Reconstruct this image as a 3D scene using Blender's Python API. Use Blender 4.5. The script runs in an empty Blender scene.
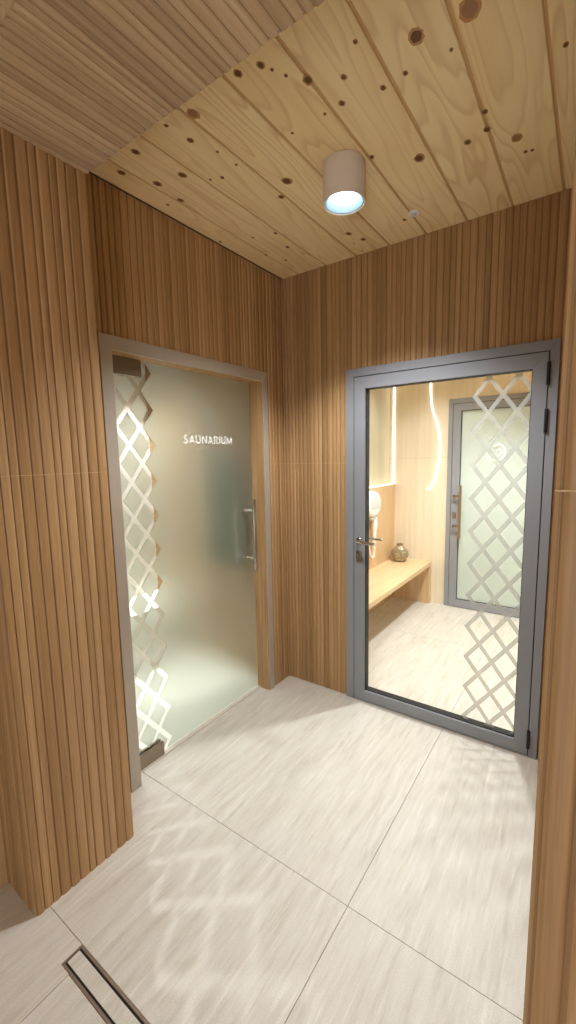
import bpy, bmesh, math, random
from mathutils import Vector, Matrix
S = bpy.context.scene
COL = S.collection
H = 2.733            # ceiling height
SEAM = 1.5415        # height of the joint between the wall panels
PI = math.pi

# ------------------------------------------------------------------ materials
def srgb(r, g, b):
    f = lambda c: (c/255/12.92) if c <= 10 else ((c/255+0.055)/1.055)**2.4
    return (f(r), f(g), f(b), 1)

class NT:
    """small helper to wire node trees"""
    def __init__(s, name):
        m = bpy.data.materials.new(name); m.use_nodes = True
        s.m = m; s.t = m.node_tree; s.t.nodes.clear()
        s.out = s.t.nodes.new('ShaderNodeOutputMaterial')
    def n(s, kind, **kw):
        nd = s.t.nodes.new('ShaderNode'+kind)
        for k, v in kw.items():
            if k in nd.inputs: s.put(nd.inputs[k], v)
            else: setattr(nd, k, v)
        return nd
    def put(s, sock, v):
        if hasattr(v, 'is_output') or isinstance(v, bpy.types.NodeSocket): s.t.links.new(v, sock)
        else: sock.default_value = v
    def math(s, op, a, b=None, c=None):
        nd = s.t.nodes.new('ShaderNodeMath'); nd.operation = op
        for i, v in enumerate((a, b, c)):
            if v is not None: s.put(nd.inputs[i], v)
        return nd.outputs[0]
    def obj(s): return s.n('TexCoord').outputs['Object']
    def scaled(s, vec, sc, off=None):
        mp = s.n('Mapping'); s.put(mp.inputs['Vector'], vec); mp.inputs['Scale'].default_value = sc
        if off is not None: s.put(mp.inputs['Location'], off)
        return mp.outputs[0]
    def noise(s, vec, scale=1.0, detail=3.0, rough=0.55):
        nd = s.n('TexNoise'); s.put(nd.inputs['Vector'], vec)
        nd.inputs['Scale'].default_value = scale; nd.inputs['Detail'].default_value = detail
        nd.inputs['Roughness'].default_value = rough
        return nd.outputs['Fac']
    def ramp(s, fac, stops):
        nd = s.n('ValToRGB'); s.put(nd.inputs[0], fac); e = nd.color_ramp.elements
        while len(e) < len(stops): e.new(0.5)
        for el, (p, c) in zip(e, stops): el.position = p; el.color = c
        return nd.outputs[0]
    def mixc(s, fac, a, b, mode='MIX'):
        nd = s.n('MixRGB', blend_type=mode)
        s.put(nd.inputs[0], fac); s.put(nd.inputs[1], a); s.put(nd.inputs[2], b)
        return nd.outputs[0]
    def bump(s, h, strength=0.2, dist=0.002):
        nd = s.n('Bump'); s.put(nd.inputs['Height'], h)
        nd.inputs['Strength'].default_value = strength; nd.inputs['Distance'].default_value = dist
        return nd.outputs[0]
    def bsdf(s, color, rough=0.5, metal=0.0, normal=None, spec=0.5, **kw):
        nd = s.n('BsdfPrincipled')
        s.put(nd.inputs['Base Color'], color); s.put(nd.inputs['Roughness'], rough)
        s.put(nd.inputs['Metallic'], metal); nd.inputs['Specular IOR Level'].default_value = spec
        if normal is not None: s.put(nd.inputs['Normal'], normal)
        for k, v in kw.items(): s.put(nd.inputs[k], v)
        return nd.outputs[0]
    def mix(s, fac, a, b):
        nd = s.n('MixShader'); s.put(nd.inputs[0], fac); s.put(nd.inputs[1], a); s.put(nd.inputs[2], b)
        return nd.outputs[0]
    def done(s, sh): s.t.links.new(sh, s.out.inputs[0]); return s.m

def ribwood(name, axis, dark, mid, light, rough=0.5):
    """wood-look ribbed panel; axis = direction in which the grain runs"""
    t = NT(name); o = t.obj()
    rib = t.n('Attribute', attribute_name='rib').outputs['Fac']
    sc = [105, 105, 105]; sc[axis] = 1.3
    sc2 = [260, 260, 260]; sc2[axis] = 9
    a = t.noise(t.scaled(o, sc), 1, 4, .6)
    b = t.noise(t.scaled(o, sc2), 1, 2, .5)
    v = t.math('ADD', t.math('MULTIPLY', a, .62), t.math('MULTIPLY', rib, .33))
    v = t.math('ADD', v, t.math('MULTIPLY', t.math('SUBTRACT', b, .5), .35))
    c = t.ramp(v, [(.15, dark), (.5, mid), (.85, light)])
    return t.done(t.bsdf(c, rough, normal=t.bump(b, .15, .001), spec=.35))

def plainwood(name, axis, dark, mid, light, rough=.5, across=45, along=1.3, attr=None):
    t = NT(name); o = t.obj()
    sc = [across]*3; sc[axis] = along
    sc2 = [across*5]*3; sc2[axis] = along*6
    off = None
    if attr: off = t.n('Attribute', attribute_name=attr).outputs['Vector']
    a = t.noise(t.scaled(o, sc, off), 1, 4, .6); b = t.noise(t.scaled(o, sc2), 1, 2, .5)
    v = t.math('ADD', t.math('MULTIPLY', a, .8), t.math('MULTIPLY', b, .25))
    c = t.ramp(v, [(.25, dark), (.5, mid), (.78, light)])
    return t.done(t.bsdf(c, rough, normal=t.bump(b, .1, .001), spec=.35))

def pine():
    t = NT('knotty_pine'); o = t.obj()
    at = t.n('Attribute', attribute_name='board').outputs['Vector']
    p = t.scaled(o, (1, 1, 1), at)
    f = t.noise(t.scaled(p, (7.0, .75, 1)), 1, 1.6, .45)
    rings = t.math('FRACT', t.math('MULTIPLY', f, 15.0))
    ring = t.ramp(rings, [(0, (0, 0, 0, 1)), (.55, (.25, .25, .25, 1)), (.86, (1, 1, 1, 1)), (.97, (.15, .15, .15, 1))])
    fine = t.noise(t.scaled(p, (170, 4, 20)), 1, 3, .6)
    broad = t.noise(t.scaled(p, (4, .8, 1)), 1, 2, .5)
    c = t.ramp(broad, [(.3, srgb(242, 218, 166)), (.5, srgb(248, 229, 182)), (.75, srgb(239, 213, 158))])
    strength = t.math('MULTIPLY', ring, t.math('MULTIPLY', t.noise(t.scaled(p, (3, 1.1, 1)), 1, 1, .5), .9))
    c = t.mixc(strength, c, srgb(206, 166, 112))
    c = t.mixc(t.math('MULTIPLY', fine, .16), c, srgb(204, 164, 112))
    return t.done(t.bsdf(c, .45, normal=t.bump(fine, .05, .0005), spec=.3))

def travertine(name='travertine_tile'):
    t = NT(name); o = t.obj()
    at = t.n('Attribute', attribute_name='tile').outputs['Vector']
    p = t.scaled(o, (1, 1, 1), at)
    warp = t.noise(t.scaled(p, (3, 1.2, 1)), 1, 2, .5)
    wv = t.n('CombineXYZ'); t.put(wv.inputs[0], t.math('MULTIPLY', warp, .06))
    add = t.n('VectorMath', operation='ADD'); t.put(add.inputs[0], p); t.put(add.inputs[1], wv.outputs[0])
    q = add.outputs[0]
    a = t.noise(t.scaled(q, (30, 3.4, 1)), 1, 7, .72)
    b = t.noise(t.scaled(q, (150, 42, 1)), 1, 4, .7)
    v2 = t.noise(t.scaled(q, (75, 5, 1)), 1, 4, .6)
    broad = t.noise(t.scaled(q, (5, .9, 1)), 1, 3, .5)
    speck = t.noise(t.scaled(p, (330, 210, 1)), 1, 3, .7)
    vein = t.noise(t.scaled(q, (40, 2.6, 1)), 1, 4, .6)
    c = t.ramp(a, [(.30, srgb(184, 178, 165)), (.48, srgb(214, 211, 203)), (.62, srgb(223, 222, 215)), (.75, srgb(236, 236, 231))])
    c = t.mixc(t.math('MULTIPLY', broad, .40), c, srgb(209, 203, 192))
    c = t.mixc(t.math('MULTIPLY', t.ramp(v2, [(.56, (0, 0, 0, 1)), (.70, (1, 1, 1, 1))]), .45), c, srgb(240, 236, 229))
    c = t.mixc(t.math('MULTIPLY', b, .25), c, srgb(190, 178, 164))
    c = t.mixc(t.math('MULTIPLY', t.ramp(vein, [(.57, (0, 0, 0, 1)), (.68, (1, 1, 1, 1))]), .42), c, srgb(243, 240, 233))
    c = t.mixc(t.math('MULTIPLY', t.ramp(speck, [(.40, (0, 0, 0, 1)), (.62, (1, 1, 1, 1))]), .42), c, srgb(188, 177, 160))
    return t.done(t.bsdf(c, .42, normal=t.bump(b, .05, .0005), spec=.4))

def plain(name, col, rough=.5, metal=0, spec=.5, noise=0.06, scale=40, **kw):
    t = NT(name); o = t.obj()
    nz = t.noise(t.scaled(o, (1, 1, 1)), scale, 3, .5)
    dk = tuple(c*(1-noise*2) for c in col[:3])+(1,)
    c = t.mixc(nz, col, dk)
    r = t.math('ADD', t.math('MULTIPLY', nz, .08), rough-.04)
    return t.done(t.bsdf(c, r, metal, spec=spec, **kw))

def brushed(name, col, rough=.3):
    t = NT(name); o = t.obj()
    nz = t.noise(t.scaled(o, (30, 30, 500)), 1, 2, .5)
    return t.done(t.bsdf(col, t.math('ADD', t.math('MULTIPLY', nz, .12), rough-.06), 1.0))

def emit(name, col, strength):
    t = NT(name)
    e = t.n('Emission', Color=col, Strength=strength)
    return t.done(e.outputs[0])

def clearglass(name='clear_glass', tint=(.97, .985, .975, 1)):
    t = NT(name)
    tr = t.n('BsdfTransparent', Color=tint).outputs[0]
    gl = t.n('BsdfGlossy', Color=(1, 1, 1, 1), Roughness=.02).outputs[0]
    fc = t.n('LayerWeight', Blend=.5).outputs['Facing']
    fr = t.math('ADD', .022, t.math('MULTIPLY', t.math('POWER', fc, 4.5), .55))
    return t.done(t.mix(fr, tr, gl))

def frost(name, refr, trans, diff, rough=.5, fr=.45, ft=.5, ior=1.3):
    t = NT(name); o = t.obj()
    nz = t.noise(t.scaled(o, (1, 1, 1)), 900, 1, .5)
    R = t.n('BsdfRefraction', Color=refr, Roughness=rough, IOR=ior).outputs[0]
    T = t.n('BsdfTranslucent', Color=trans).outputs[0]
    D = t.n('BsdfDiffuse', Color=diff).outputs[0]
    G = t.n('BsdfGlossy', Color=(1, 1, 1, 1), Roughness=.35).outputs[0]
    sh = t.mix(ft, D, T); sh = t.mix(fr, sh, R)
    sh = t.mix(t.math('ADD', .02, t.math('MULTIPLY', nz, .02)), sh, G)
    return t.done(sh)

def lattice_film():
    t = NT('etched_film')
    T = t.n('BsdfTranslucent', Color=(.44, .44, .42, 1)).outputs[0]
    D = t.n('BsdfDiffuse', Color=(.44, .44, .42, 1)).outputs[0]
    P = t.n('BsdfTransparent', Color=(.9, .9, .88, 1)).outputs[0]
    return t.done(t.mix(.42, t.mix(.45, D, T), P))

W_D, W_M, W_L = srgb(136, 104, 66), srgb(171, 135, 92), srgb(198, 164, 122)
M = {}
M['rib_z'] = ribwood('ribbed_wood_upright', 2, W_D, W_M, W_L)
M['rib_y'] = ribwood('ribbed_wood_soffit', 1, srgb(154, 128, 98), srgb(188, 162, 128), srgb(212, 189, 155))
M['wood_z'] = plainwood('wood_upright', 2, W_D, W_M, W_L)
M['wood_y'] = plainwood('wood_lengthwise', 1, W_D, W_M, W_L)
M['sauna_wood'] = plainwood('sauna_wood', 2, srgb(140, 110, 74), srgb(170, 138, 98), srgb(192, 162, 122))
M['oak_y'] = plainwood('pale_oak_seat', 1, srgb(204, 174, 132), srgb(218, 190, 148), srgb(228, 203, 166), .4, 30, 1.5)
M['oak_z'] = plainwood('pale_oak_panel', 2, srgb(190, 156, 116), srgb(206, 174, 134), srgb(218, 190, 152), .45, 40, 1.2)
M['pale_z'] = plainwood('pale_wood_tile', 2, srgb(214, 200, 172), srgb(224, 211, 186), srgb(232, 222, 200), .45, 30, 1.0)
M['grey_z'] = plainwood('greige_wood_tile', 2, srgb(184, 174, 146), srgb(196, 187, 160), srgb(206, 198, 174), .45, 30, 1.0)
M['grout'] = plain('beige_grout', srgb(204, 172, 130), .8, noise=.05)
M['floorgrout'] = plain('grey_grout', srgb(140, 128, 114), .85, noise=.05)
M['tile'] = travertine()
M['pine'] = pine()
M['pinegap'] = plain('pine_groove', srgb(205, 165, 112), .6, noise=.05)
M['knot'] = plain('pine_knot', srgb(120, 76, 42), .5, noise=.25, scale=120)
M['knotlight'] = plain('pine_pale_knot', srgb(164, 120, 84), .5, noise=.12, scale=120)
M['knotrim'] = plain('pine_knot_ring', srgb(198, 146, 88), .5, noise=.12, scale=60)
M['steel_frame'] = plain('satin_grey_metal', srgb(182, 173, 160), .4, .2, noise=.03)
M['anthracite'] = plain('grey_lacquered_aluminium', srgb(143, 146, 152), .42, .1, noise=.03)
M['anthracite2'] = plain('grey_lacquered_aluminium_far', srgb(146, 149, 154), .42, .1, noise=.03)
M['gasket'] = plain('black_rubber', srgb(28, 27, 28), .6, noise=.1)
M['patch'] = brushed('brushed_hinge_steel', srgb(150, 138, 122), .38)
M['inox'] = brushed('brushed_stainless', srgb(172, 166, 158), .25)
M['chrome'] = brushed('polished_steel', srgb(215, 212, 208), .16)
M['bronze'] = plain('drain_bronze', srgb(150, 132, 116), .4, .4, noise=.1)
M['black'] = plain('black_hinge_metal', srgb(34, 33, 34), .45, .3, noise=.1)
M['lampbody'] = plain('matt_beige_lacquer', srgb(226, 214, 202), .5, noise=.03)
M['reflector'] = plain('pale_blue_reflector', srgb(162, 190, 205), .3, .0, noise=.02)
M['led'] = emit('led_disc', (.93, .97, 1, 1), 9)
M['strip'] = emit('led_strip', (1, .95, .84, 1), 3.6)
M['stripw'] = emit('led_neon', (1, .97, .91, 1), 3)
M['white'] = plain('white_plastic', srgb(240, 238, 234), .3, noise=.02)
M['greyplastic'] = plain('pale_grey_plastic', srgb(205, 205, 204), .4, noise=.02)
M['letter'] = plain('white_vinyl', srgb(250, 250, 248), .5, noise=.01)
M['glass'] = clearglass()
M['frost'] = frost('frosted_film', (.90, .925, .89, 1), (.86, .885, .84, 1), (.80, .815, .775, 1), rough=.52, ft=.4, fr=.88)
M['frost2'] = frost('green_white_frosted_glass', (.8, .9, .86, 1), (.86, .95, .9, 1), (.80, .88, .83, 1), fr=.1, ft=.35)
M['film'] = lattice_film()
M['towel'] = plain('green_terry', srgb(38, 84, 20), .95, noise=.2, scale=200)
M['plaster'] = plain('warm_plaster', srgb(214, 200, 178), .8, noise=.03)
M['saunatile'] = plain('pale_sauna_tile', srgb(234, 232, 222), .4, noise=.04, scale=14)
t = NT('amber_bubble_glass'); o = t.obj()
vz = t.n('TexVoronoi', Scale=38.0); t.put(vz.inputs['Vector'], o)
M['vase'] = t.done(t.bsdf(t.ramp(vz.outputs['Distance'], [(.0, srgb(214, 202, 170)), (.6, srgb(150, 140, 116))]), .15, .45,
                          normal=t.bump(vz.outputs['Distance'], .8, .01), spec=.8))

# ------------------------------------------------------------------ mesh helpers
def link(name, bm, mats, parent=None, smooth=False, sharp=None):
    me = bpy.data.meshes.new(name)
    bmesh.ops.recalc_face_normals(bm, faces=bm.faces)
    if smooth:
        for f in bm.faces: f.smooth = True
    bm.to_mesh(me); bm.free()
    for m in (mats if isinstance(mats, (list, tuple)) else [mats]): me.materials.append(m)
    if smooth and sharp: me.set_sharp_from_angle(angle=math.radians(sharp))
    o = bpy.data.objects.new(name, me); COL.objects.link(o)
    if parent is not None:
        o.parent = parent
        o.matrix_parent_inverse = Matrix.Translation(-Vector(parent.location))
    return o

def struct(o): o['kind'] = 'structure'; return o
def tag(o, label, cat, group=None):
    o['label'] = label; o['category'] = cat
    if group: o['group'] = group
    return o
def thing(name, loc, label, cat, group=None):
    o = bpy.data.objects.new(name, None); COL.objects.link(o); o.location = loc
    o.empty_display_size = .1
    return tag(o, label, cat, group)

def box(bm, a, b, bev=0.0, mi=0, segs=2):
    x0, y0, z0 = [min(p, q) for p, q in zip(a, b)]; x1, y1, z1 = [max(p, q) for p, q in zip(a, b)]
    r = bmesh.ops.create_cube(bm, size=1)
    vs = r['verts']
    for v in vs: v.co = Vector(((x0+x1)/2+v.co.x*(x1-x0), (y0+y1)/2+v.co.y*(y1-y0), (z0+z1)/2+v.co.z*(z1-z0)))
    fs = list({f for v in vs for f in v.link_faces})
    for f in fs: f.material_index = mi
    if bev > 0:
        es = list({e for f in fs for e in f.edges})
        r2 = bmesh.ops.bevel(bm, geom=es, offset=bev, segments=segs, affect='EDGES', profile=.5)
        for f in r2['faces']: f.material_index = mi
    return fs

def lathe(bm, prof, origin, axis=(0, 0, 1), n=40, mi=0, close=True):
    ax = Vector(axis).normalized()
    u = ax.orthogonal().normalized(); w = ax.cross(u)
    rings = []
    for r, h in prof:
        c = Vector(origin)+ax*h
        if r < 1e-6: rings.append([bm.verts.new(c)])
        else: rings.append([bm.verts.new(c+(u*math.cos(2*PI*i/n)+w*math.sin(2*PI*i/n))*r) for i in range(n)])
    for A, B in zip(rings, rings[1:]):
        for i in range(n):
            j = (i+1) % n
            if len(A) == 1 and len(B) == 1: continue
            if len(A) == 1: f = bm.faces.new((A[0], B[i], B[j]))
            elif len(B) == 1: f = bm.faces.new((A[i], A[j], B[0]))
            else: f = bm.faces.new((A[i], A[j], B[j], B[i]))
            f.material_index = mi

def tube(bm, pts, rad, n=12, caps=True, mi=0):
    pts = [Vector(p) for p in pts]
    rads = rad if isinstance(rad, (list, tuple)) else [rad]*len(pts)
    rings = []; prev = None
    for i, p in enumerate(pts):
        d = (pts[min(i+1, len(pts)-1)]-pts[max(i-1, 0)]).normalized()
        u = d.orthogonal().normalized() if prev is None else (prev-d*prev.dot(d)).normalized()
        prev = u; w = d.cross(u)
        rings.append([bm.verts.new(p+(u*math.cos(2*PI*k/n)+w*math.sin(2*PI*k/n))*rads[i]) for k in range(n)])
    for A, B in zip(rings, rings[1:]):
        for k in range(n):
            bm.faces.new((A[k], A[(k+1) % n], B[(k+1) % n], B[k])).material_index = mi
    if caps:
        bm.faces.new(rings[0][::-1]).material_index = mi; bm.faces.new(rings[-1]).material_index = mi

def bez(ctrl, n=40):
    """Catmull-Rom through points"""
    P = [Vector(c) for c in ctrl]; P = [2*P[0]-P[1]]+P+[2*P[-1]-P[-2]]
    out = []
    m = len(P)-3
    for s in range(n+1):
        t = s/n*m; i = min(int(t), m-1); t -= i
        a, b, c, d = P[i:i+4]
        out.append(.5*((2*b)+(c-a)*t+(2*a-5*b+4*c-d)*t*t+(3*b-a-3*c+d)*t**3))
    return out

RIBW = [.025, .030, .035, .027, .032, .039, .026]
def ribs(bm, P, U, L, N, width, length, seed=0, depth=.005, scale=1.0, zcut=None):
    """ribbed panel: ribs lie side by side along U, run along L, and stand out along N up to the plane through P"""
    P, U, L, N = Vector(P), Vector(U), Vector(L), Vector(N)
    lay = bm.faces.layers.float.get('rib') or bm.faces.layers.float.new('rib')
    rng = random.Random(seed); u = 0
    prof = [(0, -1), (.10, -1), (.13, -.45), (.20, -.12), (.34, 0), (.62, -.05), (.84, -.22), (.96, -.6), (1, -1)]
    while u < width-1e-4:
        w = min(rng.choice(RIBW)*scale, width-u)
        if width-u-w < .008: w = width-u
        val = rng.random()
        for (l0, l1) in (zcut or [(0, length)]):
            ring0 = [bm.verts.new(P+U*(u+a*w)+N*(d*depth)+L*l0) for a, d in prof]
            ring1 = [bm.verts.new(P+U*(u+a*w)+N*(d*depth)+L*l1) for a, d in prof]
            for i in range(len(prof)-1):
                f = bm.faces.new((ring0[i], ring0[i+1], ring1[i+1], ring1[i])); f[lay] = (-.75 if i == 0 else val-.45 if i == len(prof)-2 else val+.38 if i == 2 else val); f.smooth = i > 0   # groove shade and edge highlight put into the rib colour
        u += w

def ribobj(name, panels, mat, backs=(), backmat=None, seams=True):
    """panels: (P,U,L,N,width,length,seed,zcut) ; backs: boxes of the core behind the ribs (grout colour)"""
    bm = bmesh.new(); bm.faces.layers.float.new('rib')
    for p in panels:
        if len(p) > 7 and p[7] and len(p[7]) == 2:
            P, U, L, N = [Vector(q) for q in p[:4]]
            c0 = P+L*p[7][0][1]-N*.004; c1 = P+L*p[7][1][0]+U*p[4]-N*.0009
            box(bm, c0, c1, mi=1)
    for p in panels: ribs(bm, *p[:6], seed=p[6], zcut=p[7] if len(p) > 7 else None)
    for a, b in backs: box(bm, a, b, mi=1)
    me = bpy.data.meshes.new(name); bm.to_mesh(me); bm.free()
    me.materials.append(mat); me.materials.append(backmat or M['grout'])
    o = bpy.data.objects.new(name, me); COL.objects.link(o)
    return struct(o)

D = .006
g = .0010
def cuts(z0, z1):
    """split a vertical run at the panel joint"""
    if z0 < SEAM < z1: return [(0, SEAM-g-z0), (SEAM+g-z0, z1-z0)]
    return [(0, z1-z0)]

X, Y, Z = (1, 0, 0), (0, 1, 0), (0, 0, 1)
NX, NY, NZ = (-1, 0, 0), (0, -1, 0), (0, 0, -1)

# ------------------------------------------------------------------ vestibule shell
# left wall, plane x = 0, doorway y -1.284..-0.230, z < 2.07
LY0, LY1, LZ = -1.284, -0.230, 2.070
pan = [((0, -1.47, 0), Y, Z, X, -1.326+1.47+.02, H, 11, cuts(0, H)),
       ((0, -1.306, LZ+.03), Y, Z, X, 1.306-.205, H-LZ-.03, 12, None),
       ((0, -.205, 0), Y, Z, X, .205, H, 13, cuts(0, H))]
backs = [((-.1, -1.9, 0), (-D, LY0, H)), ((-.1, LY0, LZ), (-D, LY1, H)), ((-.1, LY1, 0), (-D, .12, H))]
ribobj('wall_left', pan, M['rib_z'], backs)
# wooden lining of that doorway (depth 0..-.1)
bm = bmesh.new()
box(bm, (-.1, LY1-.001, 0), (-.002, LY1-.012, LZ)); box(bm, (-.1, LY0+.001, 0), (-.002, LY0+.012, LZ))
box(bm, (-.1, LY0+.012, LZ-.001), (-.002, LY1-.012, LZ-.012))
struct(link('trim_1', bm, M['wood_z']))
# steel angle frame round the doorway, mitred at the corners
def mitred(bm, pts_out, pts_in, axis, d0, d1):
    """flat frame through outer/inner polyline (open), extruded along axis from d0 to d1"""
    def P(p, d):
        return (d, p[0], p[1]) if axis == 0 else (p[0], d, p[1])
    for (a, b, c, e) in zip(pts_out, pts_out[1:], pts_in, pts_in[1:]):
        q = [a, b, e, c]
        v0 = [bm.verts.new(P(p, d0)) for p in q]; v1 = [bm.verts.new(P(p, d1)) for p in q]
        bm.faces.new(v0); bm.faces.new(v1[::-1])
        for i in range(4): bm.faces.new((v0[i], v0[(i+1) % 4], v1[(i+1) % 4], v1[i]))
bm = bmesh.new()
mitred(bm, [(-1.328, 0), (-1.328, 2.118), (-.185, 2.118), (-.185, 0)], [(LY0+.013, 0), (LY0+.013, LZ-.013), (LY1-.003, LZ-.013), (LY1-.003, 0)], 0, -.004, .006)
bmesh.ops.bevel(bm, geom=list(bm.edges), offset=.0012, segments=1, affect='EDGES')
struct(link('trim_2', bm, M['steel_frame']))

# back wall, plane y = 0, doorway x .472..1.571, z < 2.10
BX0, BX1, BZ = .4723, 1.5713, 2.100
pan = [((0, 0, 0), X, Z, NY, BX0, H, 21, cuts(0, H)),
       ((BX0, 0, BZ), X, Z, NY, BX1-BX0, H-BZ, 22, None),
       ((BX1, 0, 0), X, Z, NY, 1.9-BX1, H, 23, cuts(0, H))]
backs = [((-.1, .12, 0), (BX0, D, H)), ((BX0, .12, BZ), (BX1, D, H)), ((BX1, .12, 0), (2.0, D, H))]
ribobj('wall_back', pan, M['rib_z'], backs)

# right wall of the vestibule (x = 1.9) and the portal between corridor and vestibule
pan = [((1.9, 0, 0), NY, Z, NX, 1.47, H, 31, cuts(0, H))]
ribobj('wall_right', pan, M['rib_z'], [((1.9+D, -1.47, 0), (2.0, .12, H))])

PY0, PY1, PX, PZ = -1.8600, -1.4608, .2195, 2.578
def column(name, x0, x1, seed, inner):
    pan = []
    if inner > 0:   # left column: shows the face x = x1
        pan.append(((x1, PY0+.004, 0), Y, Z, X, PY1-PY0-.008, PZ, seed, cuts(0, PZ)))
    else:
        pan.append(((x0, PY1-.004, 0), NY, Z, NX, PY1-PY0-.008, PZ, seed, cuts(0, PZ)))
    pan.append(((x0+.004, PY0, 0), X, Z, NY, x1-x0-.008, PZ, seed+1, cuts(0, PZ)))
    pan.append(((x1-.004, PY1, 0), NX, Z, Y, x1-x0-.008, PZ, seed+2, cuts(0, PZ)))
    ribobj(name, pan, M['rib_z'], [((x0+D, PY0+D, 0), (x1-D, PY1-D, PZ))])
column('pillar', -.1, PX, 41, 1)
column('pillar', 1.684, 2.6, 51, -1)
# beam over the portal
pan = [((-.1, PY0, PZ), X, Y, NZ, 2.7, PY1-PY0, 61),
       ((-.1, PY0, PZ+.001), X, Z, NY, 2.7, H-PZ, 62),
       ((-.1, PY1, PZ+.001), X, Z, Y, 2.7, H-PZ, 63)]
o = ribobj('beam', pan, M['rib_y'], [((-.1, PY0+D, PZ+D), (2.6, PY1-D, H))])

# corridor behind the camera
bm = bmesh.new(); box(bm, (-.13, -4.2, 0), (-.03, PY0+D, H)); struct(link('wall_corridor_left', bm, M['plaster']))
bm = bmesh.new(); box(bm, (-.13, -4.3, 0), (2.7, -4.2, H)); struct(link('wall_corridor_front', bm, M['wood_z']))
bm = bmesh.new(); box(bm, (2.6, -4.2, 0), (2.7, PY1, H)); struct(link('wall_corridor_right', bm, M['wood_z']))

# ceiling boards
def boards(name, x0, x1, y0, y1, z, phase, pitch, mat, seed, knots=()):
    bm = bmesh.new(); lay = bm.faces.layers.float_vector.new('board'); rng = random.Random(seed)
    k = math.floor((x0-phase)/pitch)
    while phase+k*pitch < x1-1e-4:
        a = max(x0, phase+k*pitch); b = min(x1, phase+(k+1)*pitch)
        off = Vector((rng.random()*9, rng.random()*9, rng.random()*9))
        # tongue-and-groove profile: recess strip on the left side of each board, eased edges
        pr = [(a+.0025, z+.0045), (a+.009, z+.0045), (a+.012, z+.001), (a+.015, z), (b-.0035, z), (b-.001, z+.0015), (b, z+.006)]
        v0 = [bm.verts.new((x, y0, zz)) for x, zz in pr]; v1 = [bm.verts.new((x, y1, zz)) for x, zz in pr]
        for i in range(len(pr)-1):
            f = bm.faces.new((v0[i], v0[i+1], v1[i+1], v1[i])); f[lay] = off
            f.material_index = 1 if i == 0 else 0
        k += 1
    fs = box(bm, (x0, y0, z+.006), (x1, y1, z+.1), mi=1)
    kr = random.Random(5)
    for x, y, r in knots:
        pale = 3 if r in (24, 16) else 2
        for rad, zz, mi in ((1.45, .0003, 4), (1.0, .0007, pale)):
            n = 18; a0 = kr.uniform(-.3, .3); rx, ry = r*.00082*rad, r*.00108*rad
            ph = [kr.uniform(.88, 1.12) for _ in range(n)]
            vs = []
            for i in range(n):
                tt = 2*PI*i/n; px, py = rx*math.cos(tt)*ph[i], ry*math.sin(tt)*ph[i]
                vs.append(bm.verts.new((x+px*math.cos(a0)-py*math.sin(a0), y+px*math.sin(a0)+py*math.cos(a0), z-zz)))
            f = bm.faces.new(vs); f.material_index = mi; f[lay] = Vector((x, y, 0))
    me = bpy.data.meshes.new(name); bm.to_mesh(me); bm.free()
    for m in (mat, M['pinegap'], M['knot'], M['knotlight'], M['knotrim']): me.materials.append(m)
    o = bpy.data.objects.new(name, me); COL.objects.link(o); return struct(o)
KNOTS = [(0.557, -1.269, 16), (0.458, -1.192, 10), (0.25, -1.275, 12), (0.104, -1.237, 12), (0.161, -1.106, 13), (0.287, -1.081, 14), (0.149, -0.971, 11), (0.405, -0.972, 7), (0.357, -0.992, 5), (0.605, -0.793, 17), (0.521, -0.718, 11), (0.029, -0.596, 7), (0.281, -0.329, 9), (0.181, -0.206, 8), (0.13, -0.329, 7), (0.076, -0.983, 6), (0.316, -0.487, 8), (0.194, -0.523, 6), (0.503, -0.995, 5), (0.495, -1.091, 5), (0.444, -1.29, 6), (0.936, -1.148, 13), (0.779, -1.293, 11), (0.851, -1.274, 10), (0.979, -1.008, 9), (1.03, -1.091, 8), (1.109, -1.172, 6), (0.869, -1.242, 5), (0.891, -1.201, 5), (0.912, -1.003, 5), (0.775, -0.999, 5), (1.252, -1.085, 18), (1.39, -1.075, 24), (1.353, -0.686, 9), (1.343, -0.595, 11), (1.272, -0.57, 11), (1.424, -0.484, 16), (1.589, -0.806, 7), (1.112, -0.983, 8), (1.098, -0.594, 17), (1.187, -0.991, 7), (1.441, -0.381, 7), (1.463, -0.375, 6), (1.32, -0.986, 5), (0.896, -0.2, 8), (0.615, -0.25, 13), (0.651, -0.15, 12), (0.952, -0.712, 8)]
boards('ceiling', 0, 1.9, PY1-.01, 0, H, .121, .2035, M['pine'], 7, KNOTS)
bm = bmesh.new(); box(bm, (-.13, -4.3, H), (2.7, PY0, H+.1)); struct(link('ceiling_corridor', bm, M['plaster']))

# ------------------------------------------------------------------ floors
def tiles(name, rects, base, mats=None):
    bm = bmesh.new(); lay = bm.faces.layers.float_vector.new('tile'); rng = random.Random(3)
    for (x0, y0, x1, y1, *fl) in rects:
        off = Vector((rng.random()*20, rng.random()*20, 0)) if not fl else Vector((3.7, 8.1, 0))
        gp = .0011; ga, gb = (gp, gp) if not fl else fl[0]      # fl: gaps at the low-y and high-y side
        for f in box(bm, (x0+gp, y0+ga, -.01), (x1-gp, y1-gb, 0)): f[lay] = off
    box(bm, base[0], base[1], mi=1)
    me = bpy.data.meshes.new(name); bmesh.ops.recalc_face_normals(bm, faces=bm.faces); bm.to_mesh(me); bm.free()
    me.materials.append(M['tile']); me.materials.append(M['floorgrout'])
    o = bpy.data.objects.new(name, me); COL.objects.link(o); return struct(o)
DX0, DX1, DY0, DY1 = .432, 1.40, -1.8815, -1.8125
R = []
# vestibule: 1.2 m tiles, joints at x=-.1, 1.10 and y=-1.212, 0
for (a, b) in ((-.1, 1.0997), (1.0997, 2.3), (2.3, 2.7)):
    R.append((a, -1.212, b, -.006)); R.append((a, DY1, b, -1.212))
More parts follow.
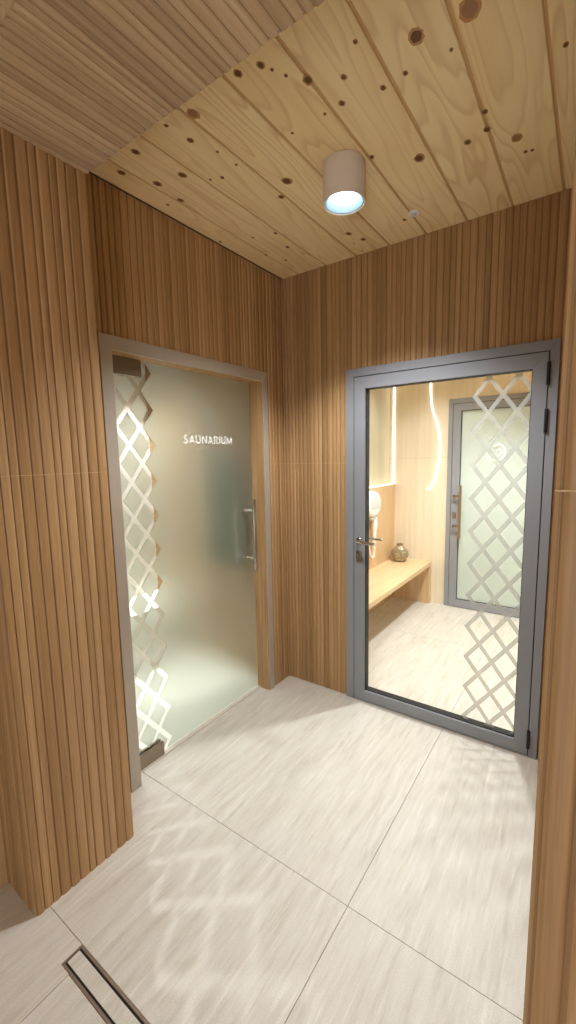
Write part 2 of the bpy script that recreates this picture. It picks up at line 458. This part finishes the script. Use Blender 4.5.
# row beside the drain and corridor tiles
R.append((-.725, DY0, DX0, DY1, (0, .0011))); R.append((DX1, DY0, 2.7, DY1))
for (a, b) in ((-.725, .478), (.478, 1.678), (1.678, 2.7)):
    R.append((a, -3.05, b, DY0, (.0011, 0)) if a < 0 else (a, -3.05, b, DY0)); R.append((a, -4.3, b, -3.05))
# doorway and room beyond
for (a, b) in ((-1.3, -.1), (-.1, 1.0997), (1.0997, 2.3)):
    R.append((a, -.006, b, 1.194)); R.append((a, 1.194, b, 2.3))
tiles('floor', R, ((-1.3, -4.3, -.1), (2.7, 2.3, -.0035)))
# drain slot is cut as a gap between those tiles
bm = bmesh.new(); box(bm, (-2.2, -2.2, -.1), (-.1, -.006, .0)); struct(link('floor_sauna', bm, M['saunatile']))

# linear drain with a tile insert
dr = thing('floor_drain', (DX0, (DY0+DY1)/2, 0), 'slim bronze-edged linear floor drain with a tile insert in the foreground floor', 'drain')
bm = bmesh.new()
for a, b in (((DX0, DY0, -.01), (DX1, DY0+.008, .0012)), ((DX0, DY1-.008, -.01), (DX1, DY1, .0012)),
             ((DX0, DY0+.008, -.01), (DX0+.006, DY1-.008, .0012)), ((DX1-.006, DY0+.008, -.01), (DX1, DY1-.008, .0012))):
    box(bm, a, b, .0008, segs=1)
link('channel_frame', bm, M['bronze'], dr)
bm = bmesh.new(); lay = bm.faces.layers.float_vector.new('tile')
for f in box(bm, (DX0+.010, DY0+.0145, -.008), (DX1-.010, DY1-.0145, .0004)): f[lay] = Vector((4.3, 2.2, 0))
link('tile_insert', bm, M['tile'], dr)
bm = bmesh.new(); box(bm, (DX0+.006, DY0+.008, -.0034), (DX1-.006, DY1-.008, -.003)); link('slot', bm, M['gasket'], dr)

# ------------------------------------------------------------------ diamond lattice tools
def clip(poly, lo, hi):
    for ax in (0, 1):
        for s, lim in ((1, lo[ax]), (-1, -hi[ax])):
            out = []
            for i in range(len(poly)):
                p, q = poly[i], poly[(i+1) % len(poly)]
                dp, dq = s*p[ax]-lim, s*q[ax]-lim
                if dp >= 0: out.append(p)
                if (dp >= 0) != (dq >= 0):
                    t = dp/(dp-dq); out.append((p[0]+(q[0]-p[0])*t, p[1]+(q[1]-p[1])*t))
            poly = out
            if len(poly) < 3: return []
    return poly
def inset(cu, cv, a, b, hw):
    """rhombus with half axes a, b shrunk so that its sides move inwards by hw"""
    k = 1-hw*math.hypot(a, b)/(a*b)
    return [(cu+a*k, cv), (cu, cv+b*k), (cu-a*k, cv), (cu, cv-b*k)]
def rhomb(cu, cv, a, b): return [(cu+a, cv), (cu, cv+b), (cu-a, cv), (cu, cv-b)]

# ------------------------------------------------------------------ saunarium door (frosted glass, swings in the left wall)
GX = -.092                                       # front face of the glass
gy0, gy1, gz0, gz1 = LY0+.015, -.236, .010, 2.062
sd = thing('door_1', (GX, gy0, 0), 'frosted glass sauna door lettered SAUNARIUM with clear diamond lattice, in the left wall', 'door')
bm = bmesh.new(); box(bm, (GX-.010, gy0, gz0), (GX, gy1, gz1), .001, segs=1); link('glass_pane', bm, M['glass'], sd)
# frosted film: everything but the lattice lines
a_, b_, hw = .067, .0887, .0122
tipy = -1.006; zt = 1.300                         # outermost nodes at (tipy, zt + n*2b)
polys = []
lo, hi = (gy0+.001, gz0+.001), (gy1-.001, gz1-.001)
for i in range(1, 5):
    for k in range(-40, 41):
        if (i+k) % 2 == 0: continue          # nodes sit at (tipy - i*a, zt + k*b) with i+k even
        cu, cv = tipy-a_*i, zt+b_*k
        p = clip(inset(cu, cv, a_, b_, hw), lo, hi)
        if p: polys.append(p)
dh = hw*math.hypot(a_, b_)/b_
for k in range(-40, 41):
    c0 = tipy+dh if k % 2 == 0 else tipy-a_+dh
    c1 = tipy+dh if k % 2 else tipy-a_+dh
    z0_, z1_ = zt+b_*k, zt+b_*(k+1)
    p = clip([(c0, z0_), (gy1+.1, z0_), (gy1+.1, z1_), (c1, z1_)], lo, hi)
    if p: polys.append(p)
bm = bmesh.new()
for p in polys: bm.faces.new([bm.verts.new((GX-.0115, y, z)) for y, z in p])
bmesh.ops.remove_doubles(bm, verts=bm.verts, dist=1e-5)
for f in bm.faces: f.normal_update()
fo = link('frosted_film', bm, M['frost'], sd)
md = fo.modifiers.new('thickness', 'SOLIDIFY'); md.thickness = .003; md.offset = 0
# lettering
def arc2(cx, cy, rx, ry, a0, a1, n=10): return [(cx+rx*math.cos(math.radians(a0+(a1-a0)*q/n)), cy+ry*math.sin(math.radians(a0+(a1-a0)*q/n))) for q in range(n+1)]
sw = .155; hs_ = sw/2
GLY = {'S': (.66, [arc2(.34, .715, .235, .20, 30, 270)+arc2(.32, .30, .25, .215, 90, -150)]),
       'A': (.80, [[(.06, -.06), (.40, 1.06)], [(.40, 1.06), (.74, -.06)], [(.2, .29), (.6, .29)]]),
       'U': (.76, [[(hs_, 1), (hs_, .36)]+arc2(.38, .36, .295, .275, 180, 360)+[(.76-hs_, 1)]]),
       'N': (.80, [[(hs_, 0), (hs_, 1)], [(hs_-.01, 1.03), (.80-hs_+.01, -.03)], [(.80-hs_, 0), (.80-hs_, 1)]]),
       'R': (.70, [[(hs_, 0), (hs_, 1)], [(hs_, 1-hs_), (.33, 1-hs_)]+arc2(.33, .70, .235, .215, 90, -90)+[(hs_, .485)], [(.34, .48), (.60, .02)]]),
       'I': (.18, [[(.09, 0), (.09, 1)]]),
       'M': (.98, [[(hs_, 0), (hs_, 1)], [(hs_, 1.04), (.49, .06)], [(.49, .06), (.98-hs_, 1.04)], [(.98-hs_, 0), (.98-hs_, 1)]])}
TXT = 'SAUNARIUM'; gap = .20
full = sum(GLY[ch][0] for ch in TXT)+gap*(len(TXT)-1)
bm = bmesh.new(); pen = 0
kx, kz = .383/full, .0475
for ch in TXT:
    for line in GLY[ch][1]:
        P2 = [Vector((p[0], p[1])) for p in line]; L_, R_2 = [], []
        for q, p in enumerate(P2):
            d = (P2[min(q+1, len(P2)-1)]-P2[max(q-1, 0)]).normalized(); nn = Vector((-d.y, d.x))*hs_
            L_.append(p+nn); R_2.append(p-nn)
        wv = lambda v: bm.verts.new((GX+.0008, -.812+(pen+v.x)*kx, 1.6685+min(max(v.y, 0), 1)*kz))
        a1_, b1_ = [wv(v) for v in L_], [wv(v) for v in R_2]
        for q in range(len(P2)-1): bm.faces.new((a1_[q], a1_[q+1], b1_[q+1], b1_[q]))
    pen += GLY[ch][0]+gap
lo_ = link('lettering', bm, M['letter'], sd); lo_['label'] = 'white lettering SAUNARIUM on the glass'
# patch fittings at the hinge side
for z0_, z1_ in ((1.978, 2.058), (.006, .082)):
    bm = bmesh.new(); box(bm, (GX, gy0-.0015, z0_), (GX+.016, -1.066, z1_), .0025)
    h = link('hinge_patch', bm, M['patch'], sd)
    bm = bmesh.new(); box(bm, (GX-.026, gy0-.0015, z0_), (GX-.013, -1.066, z1_), .0025)
    link('backing_plate', bm, M['patch'], h)
# pull handle: bar on both sides on two stand-offs
hy, hz0, hz1 = -.335, .863, 1.325
hd = None
bm = bmesh.new(); lathe(bm, [(0, hz0), (.0115, hz0), (.0125, hz0+.002), (.0125, hz1-.002), (.0115, hz1), (0, hz1)], (-.012, hy, 0), n=24)
hd = link('pull_handle', bm, M['inox'], sd, True, 40)
for z in (1.252, .946):
    bm = bmesh.new(); lathe(bm, [(0, 0), (.013, 0), (.013, .004), (.0075, .005), (.0075, .074), (0, .074)], (GX, hy, z), X, n=20)
    link('standoff', bm, M['chrome'], hd, True, 40)
bm = bmesh.new(); lathe(bm, [(0, hz0), (.0125, hz0), (.0125, hz1), (0, hz1)], (-.172, hy, 0), n=24)
hb = link('pull_handle', bm, M['inox'], sd, True, 40)
for z in (1.252, .946):
    bm = bmesh.new(); lathe(bm, [(0, 0), (.013, 0), (.013, .004), (.0075, .005), (.0075, .06), (0, .06)], (GX-.0145, hy, z), NX, n=20)
    link('standoff', bm, M['chrome'], hb, True, 40)
# pale threshold strip under the glass
bm = bmesh.new(); box(bm, (-.1, LY0+.013, 0), (-.072, LY1-.013, .006), .001, segs=1); struct(link('trim_3', bm, plain('pale_threshold', srgb(214, 206, 192), .5)))

# sauna room behind it
bm = bmesh.new(); box(bm, (-1.4, -2.2, 0), (-1.3, -.05, 2.7)); struct(link('wall_sauna_back', bm, M['saunatile']))
bm = bmesh.new(); box(bm, (-1.3, -.12, 0), (-.1, -.02, 2.7)); struct(link('wall_sauna_right', bm, M['sauna_wood']))
bm = bmesh.new(); box(bm, (-1.3, -2.2, 0), (-.1, -2.1, 2.7)); struct(link('wall_sauna_left', bm, M['saunatile']))
bm = bmesh.new(); box(bm, (-1.4, -2.2, 2.7), (-.1, -.02, 2.8)); struct(link('ceiling_sauna', bm, M['sauna_wood']))
bm = bmesh.new(); box(bm, (-.13, -2.1, 0), (-.1, -1.9, 2.7)); struct(link('wall_sauna_front', bm, M['saunatile']))
sb = thing('bench', (-1.1, -1.1, 0), 'pale bench blurred inside the sauna behind the diamond lattice', 'bench')
bm = bmesh.new(); box(bm, (-1.298, -2.09, .40), (-.92, -.125, .47), .006); link('seat', bm, M['saunatile'], sb)
bm = bmesh.new(); box(bm, (-1.298, -2.09, .0005), (-.97, -.125, .40)); link('plinth', bm, M['saunatile'], sb)
# green towel on a hook, seen blurred through the frosted glass
tw = thing('hanging_towel', (-.42, -.16, 1.6), 'dark green hanging cloth blurred behind the frosted door beside its pull handle', 'towel')
bm = bmesh.new(); n, mrow = 36, 14; grid = []
for j in range(mrow+1):
    row = []; v = j/mrow; z = 1.60-.78*v; half = .09+.105*min(1, v*3.2)
    for i in range(n+1):
        u = i/n*2-1
        row.append(bm.verts.new((-.42+u*half, -.175-.018*math.cos(u*13+v*.8)*(0.35+.65*v)-.02*(1-abs(u)), z+.012*math.cos(u*9))))
    grid.append(row)
for j in range(mrow):
    for i in range(n): bm.faces.new((grid[j][i], grid[j][i+1], grid[j+1][i+1], grid[j+1][i]))
c = link('cloth', bm, M['towel'], tw, True); md = c.modifiers.new('thick', 'SOLIDIFY'); md.thickness = .008
bm = bmesh.new(); lathe(bm, [(0, 0), (.018, 0), (.018, .006), (.006, .008), (.006, .05), (.012, .052), (0, .058)], (-.42, -.12, 1.605), NY, n=20)
link('hook', bm, M['inox'], tw, True, 40)

# ------------------------------------------------------------------ grey framed glass door in the back wall
LX0, LX1, LTZ = .5285, 1.5275, 2.0480            # leaf outer
GX0, GX1, GZ0, GZ1 = .5989, 1.4641, .0763, 1.9783
fy = -.012                                       # front plane of frame and leaf
bm = bmesh.new()
def ring3(bm, o, i, y0, y1, bottom=False):
    """door-frame ring of rails: outer (x0,x1,z0,z1) and inner"""
    if bottom:
        out = [(o[0], o[2]), (o[0], o[3]), (o[1], o[3]), (o[1], o[2]), (o[0], o[2])]
        inn = [(i[0], i[2]), (i[0], i[3]), (i[1], i[3]), (i[1], i[2]), (i[0], i[2])]
    else:
        out = [(o[0], o[2]), (o[0], o[3]), (o[1], o[3]), (o[1], o[2])]
        inn = [(i[0], i[2]), (i[0], i[3]), (i[1], i[3]), (i[1], i[2])]
    mitred(bm, out, inn, 1, y0, y1)
ring3(bm, (BX0, BX1, 0, BZ), (LX0-.0045, LX1+.0045, 0, LTZ+.0045), fy, .06)
bmesh.ops.bevel(bm, geom=list(bm.edges), offset=.001, segments=1, affect='EDGES')
struct(link('trim_4', bm, M['anthracite']))
bm = bmesh.new(); ring3(bm, (LX0-.0044, LX1+.0044, 0.001, LTZ+.0044), (LX0-.0001, LX1+.0001, 0.001, LTZ+.0001), fy+.008, .05)
struct(link('trim_5', bm, M['gasket']))
gd = thing('door_2', (LX1, 0, 0), 'clear glass door in a grey metal frame with lever handle and grey diamond lattice film', 'door')
bm = bmesh.new(); ring3(bm, (LX0, LX1, .006, LTZ), (GX0, GX1, GZ0, GZ1), fy, .052, True)
bmesh.ops.bevel(bm, geom=list(bm.edges), offset=.0012, segments=1, affect='EDGES')
link('leaf_frame', bm, M['anthracite'], gd)
bm = bmesh.new(); ring3(bm, (GX0+.0001, GX1-.0001, GZ0+.0001, GZ1-.0001), (GX0+.0045, GX1-.004, GZ0+.005, GZ1-.003), fy+.012, .045, True)
link('gasket', bm, M['gasket'], gd)
gy = .022
bm = bmesh.new(); box(bm, (GX0+.003, gy, GZ0+.003), (GX1-.002, gy+.008, GZ1-.002)); link('glass_pane', bm, M['glass'], gd)
# grey lattice of diamonds: one ring of strips per diamond
nx0, zt1, hw1 = 1.203, 1.6985, .0108
bm = bmesh.new(); lo, hi = (GX0+.007, GZ0+.006), (GX1-.005, GZ1-.004); gyf = gy-.0008
def quad(pts):
    p = clip(pts, lo, hi)
    if p: bm.faces.new([bm.verts.new((x, gyf, z)) for x, z in p])
a1, b1 = .0665, .0887
dh1 = hw1*math.hypot(a1, b1)/b1
for i in range(0, 6):
    for k in range(-22, 8):
        if (i+k) % 2 == 0: continue
        cu_, cv_ = nx0+a1*i, zt1+b1*k
        if i == 0:      # outer half of the zig-zag border
            continue
        A = rhomb(cu_, cv_, a1, b1); B = inset(cu_, cv_, a1, b1, hw1)
        for q in range(4): quad([A[q], A[(q+1) % 4], B[(q+1) % 4], B[q]])
for k in range(-22, 8):
    n0 = nx0 if k % 2 == 0 else nx0+a1; n1 = nx0 if k % 2 else nx0+a1
    z0_, z1_ = zt1+b1*k, zt1+b1*(k+1)
    quad([(n0-dh1, z0_), (n0, z0_), (n1, z1_), (n1-dh1, z1_)])
link('lattice_film', bm, M['film'], gd)
# hinges in the right-hand gap
for z0_, z1_ in ((1.895, 2.0), (1.675, 1.785), (.052, .150)):
    bm = bmesh.new()
    lathe(bm, [(0, z0_), (.007, z0_), (.008, z0_+.003), (.008, (z0_+z1_)/2-.001), (.0068, (z0_+z1_)/2), (.008, (z0_+z1_)/2+.001), (.008, z1_-.003), (.007, z1_), (0, z1_)], (LX1+.003, fy-.006, 0), n=20)
    box(bm, (LX1-.004, fy-.002, z0_+.008), (LX1+.010, fy+.010, z1_-.008), .001, segs=1)
    link('hinge', bm, M['black'], gd, True, 40)
# lever set
hx, hz = .5635, 1.060
def lever(side, x_end, zz):
    y0 = fy if side < 0 else .052; s = side
    bm = bmesh.new(); lathe(bm, [(0, 0), (.021, 0), (.021, .007), (.019, .009), (0, .009)], (hx, y0, zz), (0, s, 0), n=28)
    r = link('handle_rose', bm, M['inox'], gd, True, 40)
    p = bez([(hx, y0+s*.005, zz), (hx, y0+s*.035, zz), (hx+.006, y0+s*.048, zz), (hx+.02, y0+s*.053, zz), (hx+.07, y0+s*.053, zz-.002), (x_end, y0+s*.050, zz-.002)], 36)
    rr = [.0085]*len(p); rr[-1] = .006; rr[0] = .010
    bm = bmesh.new(); tube(bm, p, rr, 16)
    link('lever', bm, M['chrome'], r, True, 50)
lever(-1, .694, hz); lever(1, .668, 1.056)
bm = bmesh.new(); box(bm, (hx-.017, fy-.006, hz-.135), (hx+.017, fy, hz-.066), .008, segs=3)
k_ = link('lock_rose', bm, M['bronze'], gd)
bm = bmesh.new(); lathe(bm, [(0, 0), (.0085, 0), (.0085, .008), (0, .009)], (hx, fy-.004, hz-.09), NY, n=20); link('lock_cylinder', bm, M['inox'], k_, True, 40)

# ------------------------------------------------------------------ room beyond the grey door
FY = 2.11
bm = bmesh.new(); box(bm, (-.3, FY, 0), (.5245, FY+.1, H)); box(bm, (.5245, FY, 2.1255), (1.64, FY+.1, H)); box(bm, (1.64, FY, 0), (2.0, FY+.1, H))
box(bm, (-.3, FY-.0006, 1.549), (.5245, FY+.01, 1.5515), mi=1)
struct(link('wall_far', bm, [M['pale_z'], M['grout']]))
bm = bmesh.new(); box(bm, (-.3, .12, 0), (-.10, FY, H)); struct(link('wall_far_left', bm, M['grey_z']))
bm = bmesh.new(); box(bm, (-.0999, .12, 0), (-.03, FY-.001, 1.270)); struct(link('wall_dryer_panel', bm, M['oak_z']))
bm = bmesh.new(); box(bm, (1.9, .12, 0), (2.0, FY, H)); struct(link('wall_far_right', bm, M['pale_z']))
boards('ceiling_far', -.3, 2.0, .12, FY+.1, H, .121, .2035, M['pine'], 9)
# bench
bn = thing('bench', (.18, 1.1, 0), 'pale oak bench with a solid end panel, behind the clear glass door', 'bench')
bm = bmesh.new(); box(bm, (-.0295, .16, .412), (.388, FY-.002, .457), .003); link('seat', bm, M['oak_y'], bn)
bm = bmesh.new(); box(bm, (-.0295, FY-.05, .0005), (.384, FY-.002, .412), .001, segs=1); link('end_panel', bm, M['oak_z'], bn)
bm = bmesh.new(); box(bm, (-.0295, .16, .0005), (.384, .205, .412), .001, segs=1); link('end_panel', bm, M['oak_z'], bn)
# vase
bm = bmesh.new(); R_ = .092; prof = [(0, 0), (.045, 0), (.066, .012)]
for i in range(1, 12):
    th = -.9+i*(1.95/11); prof.append((R_*math.cos(th), .080+R_*math.sin(th)*.93))
prof += [(.036, .168), (.034, .182), (.037, .186), (.033, .187), (.030, .180), (.030, .168), (.036, .158), (0, .15)]
lathe(bm, prof, (0, 0, 0), n=48)
v = link('vase', bm, M['vase'], None, True, 60); v.location = (.095, 1.945, .4572)
tag(v, 'round amber bubble-glass vase standing on the far end of the oak bench', 'vase')
# wall hair dryer
dy0, dx = 1.40, -.031
hdv = thing('hair_dryer', (dx, dy0, 1.1), 'white wall-mounted hair dryer hanging on the wood panel above the bench', 'hair dryer')
def slab(bm, outline, x0, x1, bev):
    """outline in (y,z), extruded along x with a rounded front edge"""
    v0 = [bm.verts.new((x0, y, z)) for y, z in outline]; f = bm.faces.new(v0)
    r = bmesh.ops.extrude_face_region(bm, geom=[f]); vs = [e for e in r['geom'] if isinstance(e, bmesh.types.BMVert)]
    for q in vs: q.co.x = x1
    top = [e for e in bm.edges if all(abs(q.co.x-x1) < 1e-6 for q in e.verts)]
    bmesh.ops.bevel(bm, geom=top, offset=bev, segments=4, affect='EDGES', profile=.5)
def arcpts(cy, cz, ry, rz, t0, t1, n): return [(cy+ry*math.cos(math.radians(t0+(t1-t0)*i/n)), cz+rz*math.sin(math.radians(t0+(t1-t0)*i/n))) for i in range(n+1)]
bm = bmesh.new(); slab(bm, arcpts(dy0, 1.120, .15, .125, 0, 348, 29), dx, dx+.085, .03)
bd = link('body', bm, M['white'], hdv, True, 60)
bm = bmesh.new()
pp = arcpts(dy0, 1.13, .10, .082, 20, 200, 16); slab(bm, pp+[(dy0-.085, 1.075), (dy0+.09, 1.075)], dx+.084, dx+.089, .002)
link('recess_panel', bm, M['greyplastic'], bd, True, 40)
bm = bmesh.new(); slab(bm, [(dy0-.06, 1.0), (dy0+.08, 1.0), (dy0+.06, .965), (dy0-.04, .965)], dx+.004, dx+.07, .012)
link('cradle', bm, M['greyplastic'], bd, True, 40)
bm = bmesh.new(); lathe(bm, [(0, .995), (.024, .995), (.028, .985), (.030, .90), (.026, .865), (.020, .862), (.019, .80), (.015, .72), (.010, .65), (.006, .62), (0, .62)], (dx+.045, dy0+.06, 0), n=28)
link('handset', bm, M['white'], hdv, True, 50)
bm = bmesh.new(); tube(bm, bez([(dx+.03, dy0-.06, .97), (dx+.035, dy0-.065, .85), (dx+.04, dy0-.05, .70), (dx+.045, dy0-.0, .60), (dx+.045, dy0+.045, .60), (dx+.045, dy0+.06, .635)], 40), .009, 12)
link('hose', bm, M['white'], hdv, True, 50)
# LED lines: corner strip, ledge strip, wavy neon line
o = bmesh.new(); box(o, (-.058, FY-.012, 1.272), (-.042, FY-.002, 2.70), .003); tag(link('light_strip', o, M['strip']), 'straight upright light strip in the corner of the room behind the glass door', 'light strip')
o = bmesh.new(); box(o, (-.062, .15, 1.2705), (-.040, FY-.016, 1.280), .002); tag(link('light_strip', o, M['strip']), 'low light strip lying along the top of the wood panel above the hair dryer', 'light strip')
o = bmesh.new(); tube(o, bez([(.336, FY-.008, 2.70), (.336, FY-.008, 2.50), (.338, FY-.008, 2.276), (.342, FY-.008, 2.187), (.362, FY-.008, 2.04), (.407, FY-.008, 1.905), (.440, FY-.008, 1.749), (.444, FY-.008, 1.587), (.418, FY-.008, 1.403), (.372, FY-.008, 1.255), (.350, FY-.008, 1.228), (.320, FY-.008, 1.224)], 90), .0062, 10)
tag(link('light_strip', o, M['stripw'], None, True), 'wavy white neon light line curving down the pale far wall', 'light strip')

# far door: frosted glass in a grey frame
FX0, FX1, FZ = .5245, 1.64, 2.1255
bm = bmesh.new(); ring3(bm, (FX0, FX1, 0, FZ), (.566, 1.60, 0, 2.080), FY-.014, FY+.06)
struct(link('trim_6', bm, M['anthracite2']))
bm = bmesh.new(); ring3(bm, (.5661, 1.5999, .001, 2.0799), (.5705, 1.596, .001, 2.0755), FY-.006, FY+.05); struct(link('trim_7', bm, M['gasket']))
fd = thing('door_3', (1.595, FY, 0), 'pale green frosted glass door in the far wall, seen through the clear glass door', 'door')
bm = bmesh.new(); ring3(bm, (.5706, 1.5958, .006, 2.0754), (.646, 1.52, .085, 2.008), FY-.014, FY+.04, True)
bmesh.ops.bevel(bm, geom=list(bm.edges), offset=.0012, segments=1, affect='EDGES'); link('leaf_frame', bm, M['anthracite2'], fd)
bm = bmesh.new(); ring3(bm, (.6461, 1.5199, .0851, 2.0079), (.651, 1.515, .090, 2.003), FY-.004, FY+.035, True); link('gasket', bm, M['gasket'], fd)
bm = bmesh.new(); box(bm, (.6511, FY+.008, .0901), (1.5149, FY+.016, 2.0029)); link('frosted_pane', bm, M['frost2'], fd)
bm = bmesh.new(); box(bm, (.660, FY-.075, .735), (.684, FY-.055, 1.275), .003)
ph = link('pull_handle', bm, M['inox'], fd)
for z in (1.165, .86):
    bm = bmesh.new(); box(bm, (.605, FY-.072, z-.010), (.662, FY-.058, z+.010), .002); box(bm, (.600, FY-.072, z-.012), (.616, FY-.014, z+.012), .002)
    link('bracket', bm, M['inox'], ph)
bm = bmesh.new(); box(bm, (.590, FY-.020, .935), (.625, FY-.014, .995), .006); lk = link('lock_rose', bm, M['inox'], fd)
bm = bmesh.new(); lathe(bm, [(0, 0), (.009, 0), (.009, .006), (0, .007)], (.607, FY-.019, .965), NY, n=16); link('lock_cylinder', bm, M['bronze'], lk, True, 40)
# white pictogram on that pane
bm = bmesh.new(); yy = FY+.0072
def stroke(pts, r): tube(bm, bez([(x, yy, z) for x, z in pts], 24), r, 8)
stroke([(.945, 1.640), (.985, 1.662), (1.030, 1.640), (1.048, 1.590), (1.035, 1.545), (1.000, 1.515)], .011)
stroke([(.975, 1.605), (1.000, 1.617), (1.012, 1.590), (1.000, 1.560), (.985, 1.550)], .008)
stroke([(.912, 1.563), (.915, 1.525), (.914, 1.488)], .008)
stroke([(.950, 1.525), (.965, 1.500), (.985, 1.486)], .008)
stroke([(.875, 1.728), (.884, 1.732), (.893, 1.728)], .006); stroke([(.905, 1.735), (.915, 1.72), (.920, 1.725)], .005)
link('pictogram', bm, M['letter'], fd, True)
for d_ in (sd, gd, fd): struct(d_)
# room behind the far door so that its glass has something behind it
bm = bmesh.new(); box(bm, (.3, FY+1.2, -.1), (2.0, FY+1.3, H)); box(bm, (.2, FY+.1, -.1), (.3, FY+1.3, H)); box(bm, (1.9, FY+.1, -.1), (2.0, FY+1.2, H))
box(bm, (.2, FY+.1, H), (2.0, FY+1.3, H+.1)); box(bm, (.2, FY+.19, -.1), (2.0, FY+1.3, 0))
struct(link('wall_far_beyond', bm, M['plaster']))

# ------------------------------------------------------------------ ceiling lamp and detector
LXY = (.846, -.739); LB = 2.588
lp = thing('ceiling_lamp', (LXY[0], LXY[1], H), 'round beige surface downlight glowing on the knotty pine ceiling', 'lamp')
bm = bmesh.new(); r = .084
lathe(bm, [(0, H-.0005), (r-.002, H-.0005), (r, H-.003), (r, LB+.002), (r-.001, LB), (r-.004, LB), (r-.005, LB+.002), (r-.005, LB+.03), (r-.006, H-.02), (0, H-.02)], (LXY[0], LXY[1], 0), n=64)
link('housing', bm, M['lampbody'], lp, True, 30)
bm = bmesh.new(); lathe(bm, [(r-.0055, LB+.0025), (r-.010, LB+.004), (.058, LB+.026), (.054, LB+.034), (.0535, LB+.036), (r-.008, LB+.036)], (LXY[0], LXY[1], 0), n=64)
link('reflector', bm, M['reflector'], lp, True, 30)
bm = bmesh.new(); lathe(bm, [(0, LB+.030), (.053, LB+.030), (.053, LB+.034), (0, LB+.034)], (LXY[0], LXY[1], 0), n=48)
link('led_disc', bm, M['led'], lp)
sm = thing('detector', (.954, -.233, H), 'small white round detector disc on the pine ceiling next to the lamp', 'detector')
bm = bmesh.new(); lathe(bm, [(0, 0), (.0275, 0), (.0275, .004), (.025, .0065), (.013, .0075), (.0125, .006), (0, .006)], (.954, -.233, H-.0006), NZ, n=40)
link('rim', bm, M['white'], sm, True, 40)
bm = bmesh.new(); lathe(bm, [(0, .004), (.012, .004), (.011, .009), (.006, .0115), (0, .012)], (.954, -.233, H-.0006), NZ, n=32)
link('lens', bm, M['greyplastic'], sm, True, 60)

# ------------------------------------------------------------------ light
def spot(name, loc, target, energy, size, blend, rad, col):
    l = bpy.data.lights.new(name, 'SPOT'); l.energy = energy; l.spot_size = math.radians(size); l.spot_blend = blend
    l.shadow_soft_size = rad; l.color = col
    o = bpy.data.objects.new(name, l); COL.objects.link(o); o.location = loc
    o.rotation_euler = (Vector(target)-Vector(loc)).to_track_quat('-Z', 'Y').to_euler(); return o
def area(name, loc, energy, sx, sy, col, rot=(0, 0, 0)):
    l = bpy.data.lights.new(name, 'AREA'); l.energy = energy; l.shape = 'RECTANGLE'; l.size = sx; l.size_y = sy; l.color = col
    o = bpy.data.objects.new(name, l); COL.objects.link(o); o.location = loc; o.rotation_euler = rot; return o
WARM = (1, .97, .93); NEUT = (.965, .985, 1)
spot('lamp_beam', (LXY[0], LXY[1], LB+.006), (LXY[0], LXY[1], 0), 74, 122, .55, .035, NEUT)
spot('sauna_downlight', (-.82, -.73, 2.62), (-.09, -1.12, .9), 52, 62, .3, .014, NEUT)
spot('sauna_wall_washer', (-1.08, -.30, 2.66), (-1.10, -.30, 0), 180, 36, .25, .02, NEUT)
a_l = area('sauna_fill', (-.72, -1.0, 2.69), 9, .8, 1.3, NEUT); a_l.data.spread = math.radians(75)  # added soft fill inside the sauna, brightens the lower frosted glass
spot('far_room_downlight', (1.15, .85, 2.70), (1.12, .85, 0), 175, 116, .6, .07, NEUT)
spot('far_room_downlight', (.55, 1.30, 2.70), (.55, 1.25, 0), 45, 120, .6, .05, NEUT)
area('corridor_fill', (2.05, -4.15, 1.15), 23, .9, 2.0, NEUT, (PI/2, 0, 0))  # unseen fill light behind the camera, added to brighten ceiling and upper walls
area('beyond_light', (1.1, FY+.7, 2.72), 3, .5, .5, (.95, 1, .97))

w = bpy.data.worlds.new('world'); S.world = w; w.use_nodes = True
w.node_tree.nodes['Background'].inputs[0].default_value = (.5, .42, .33, 1); w.node_tree.nodes['Background'].inputs[1].default_value = .02

# ------------------------------------------------------------------ camera
yaw, pitch, roll, fpx = .6166030, -.1271259, -.0198428, 426.5865
F = Vector((-math.sin(yaw)*math.cos(pitch), math.cos(yaw)*math.cos(pitch), math.sin(pitch)))
Rr = Vector((math.cos(yaw), math.sin(yaw), 0)); U_ = Rr.cross(F)
c, s = math.cos(roll), math.sin(roll); R2 = c*Rr+s*U_; U2 = -s*Rr+c*U_
cam = bpy.data.cameras.new('camera'); co = bpy.data.objects.new('camera', cam); COL.objects.link(co)
cam.sensor_fit = 'VERTICAL'; cam.sensor_height = 36; cam.lens = fpx*36/1024; cam.clip_start = .02
co.matrix_world = Matrix(((R2.x, U2.x, -F.x, 1.71488), (R2.y, U2.y, -F.y, -2.397807), (R2.z, U2.z, -F.z, 1.582503), (0, 0, 0, 1)))
S.camera = co
vs = S.view_settings; vs.view_transform = 'Standard'; vs.look = 'None'; vs.exposure = 0.48; vs.gamma = 1; vs.use_curve_mapping = False
S.cycles.use_denoising = True
S.cycles.max_bounces = 14; S.cycles.diffuse_bounces = 8; S.cycles.transparent_max_bounces = 24; S.cycles.transmission_bounces = 12
S.cycles.sample_clamp_indirect = 8
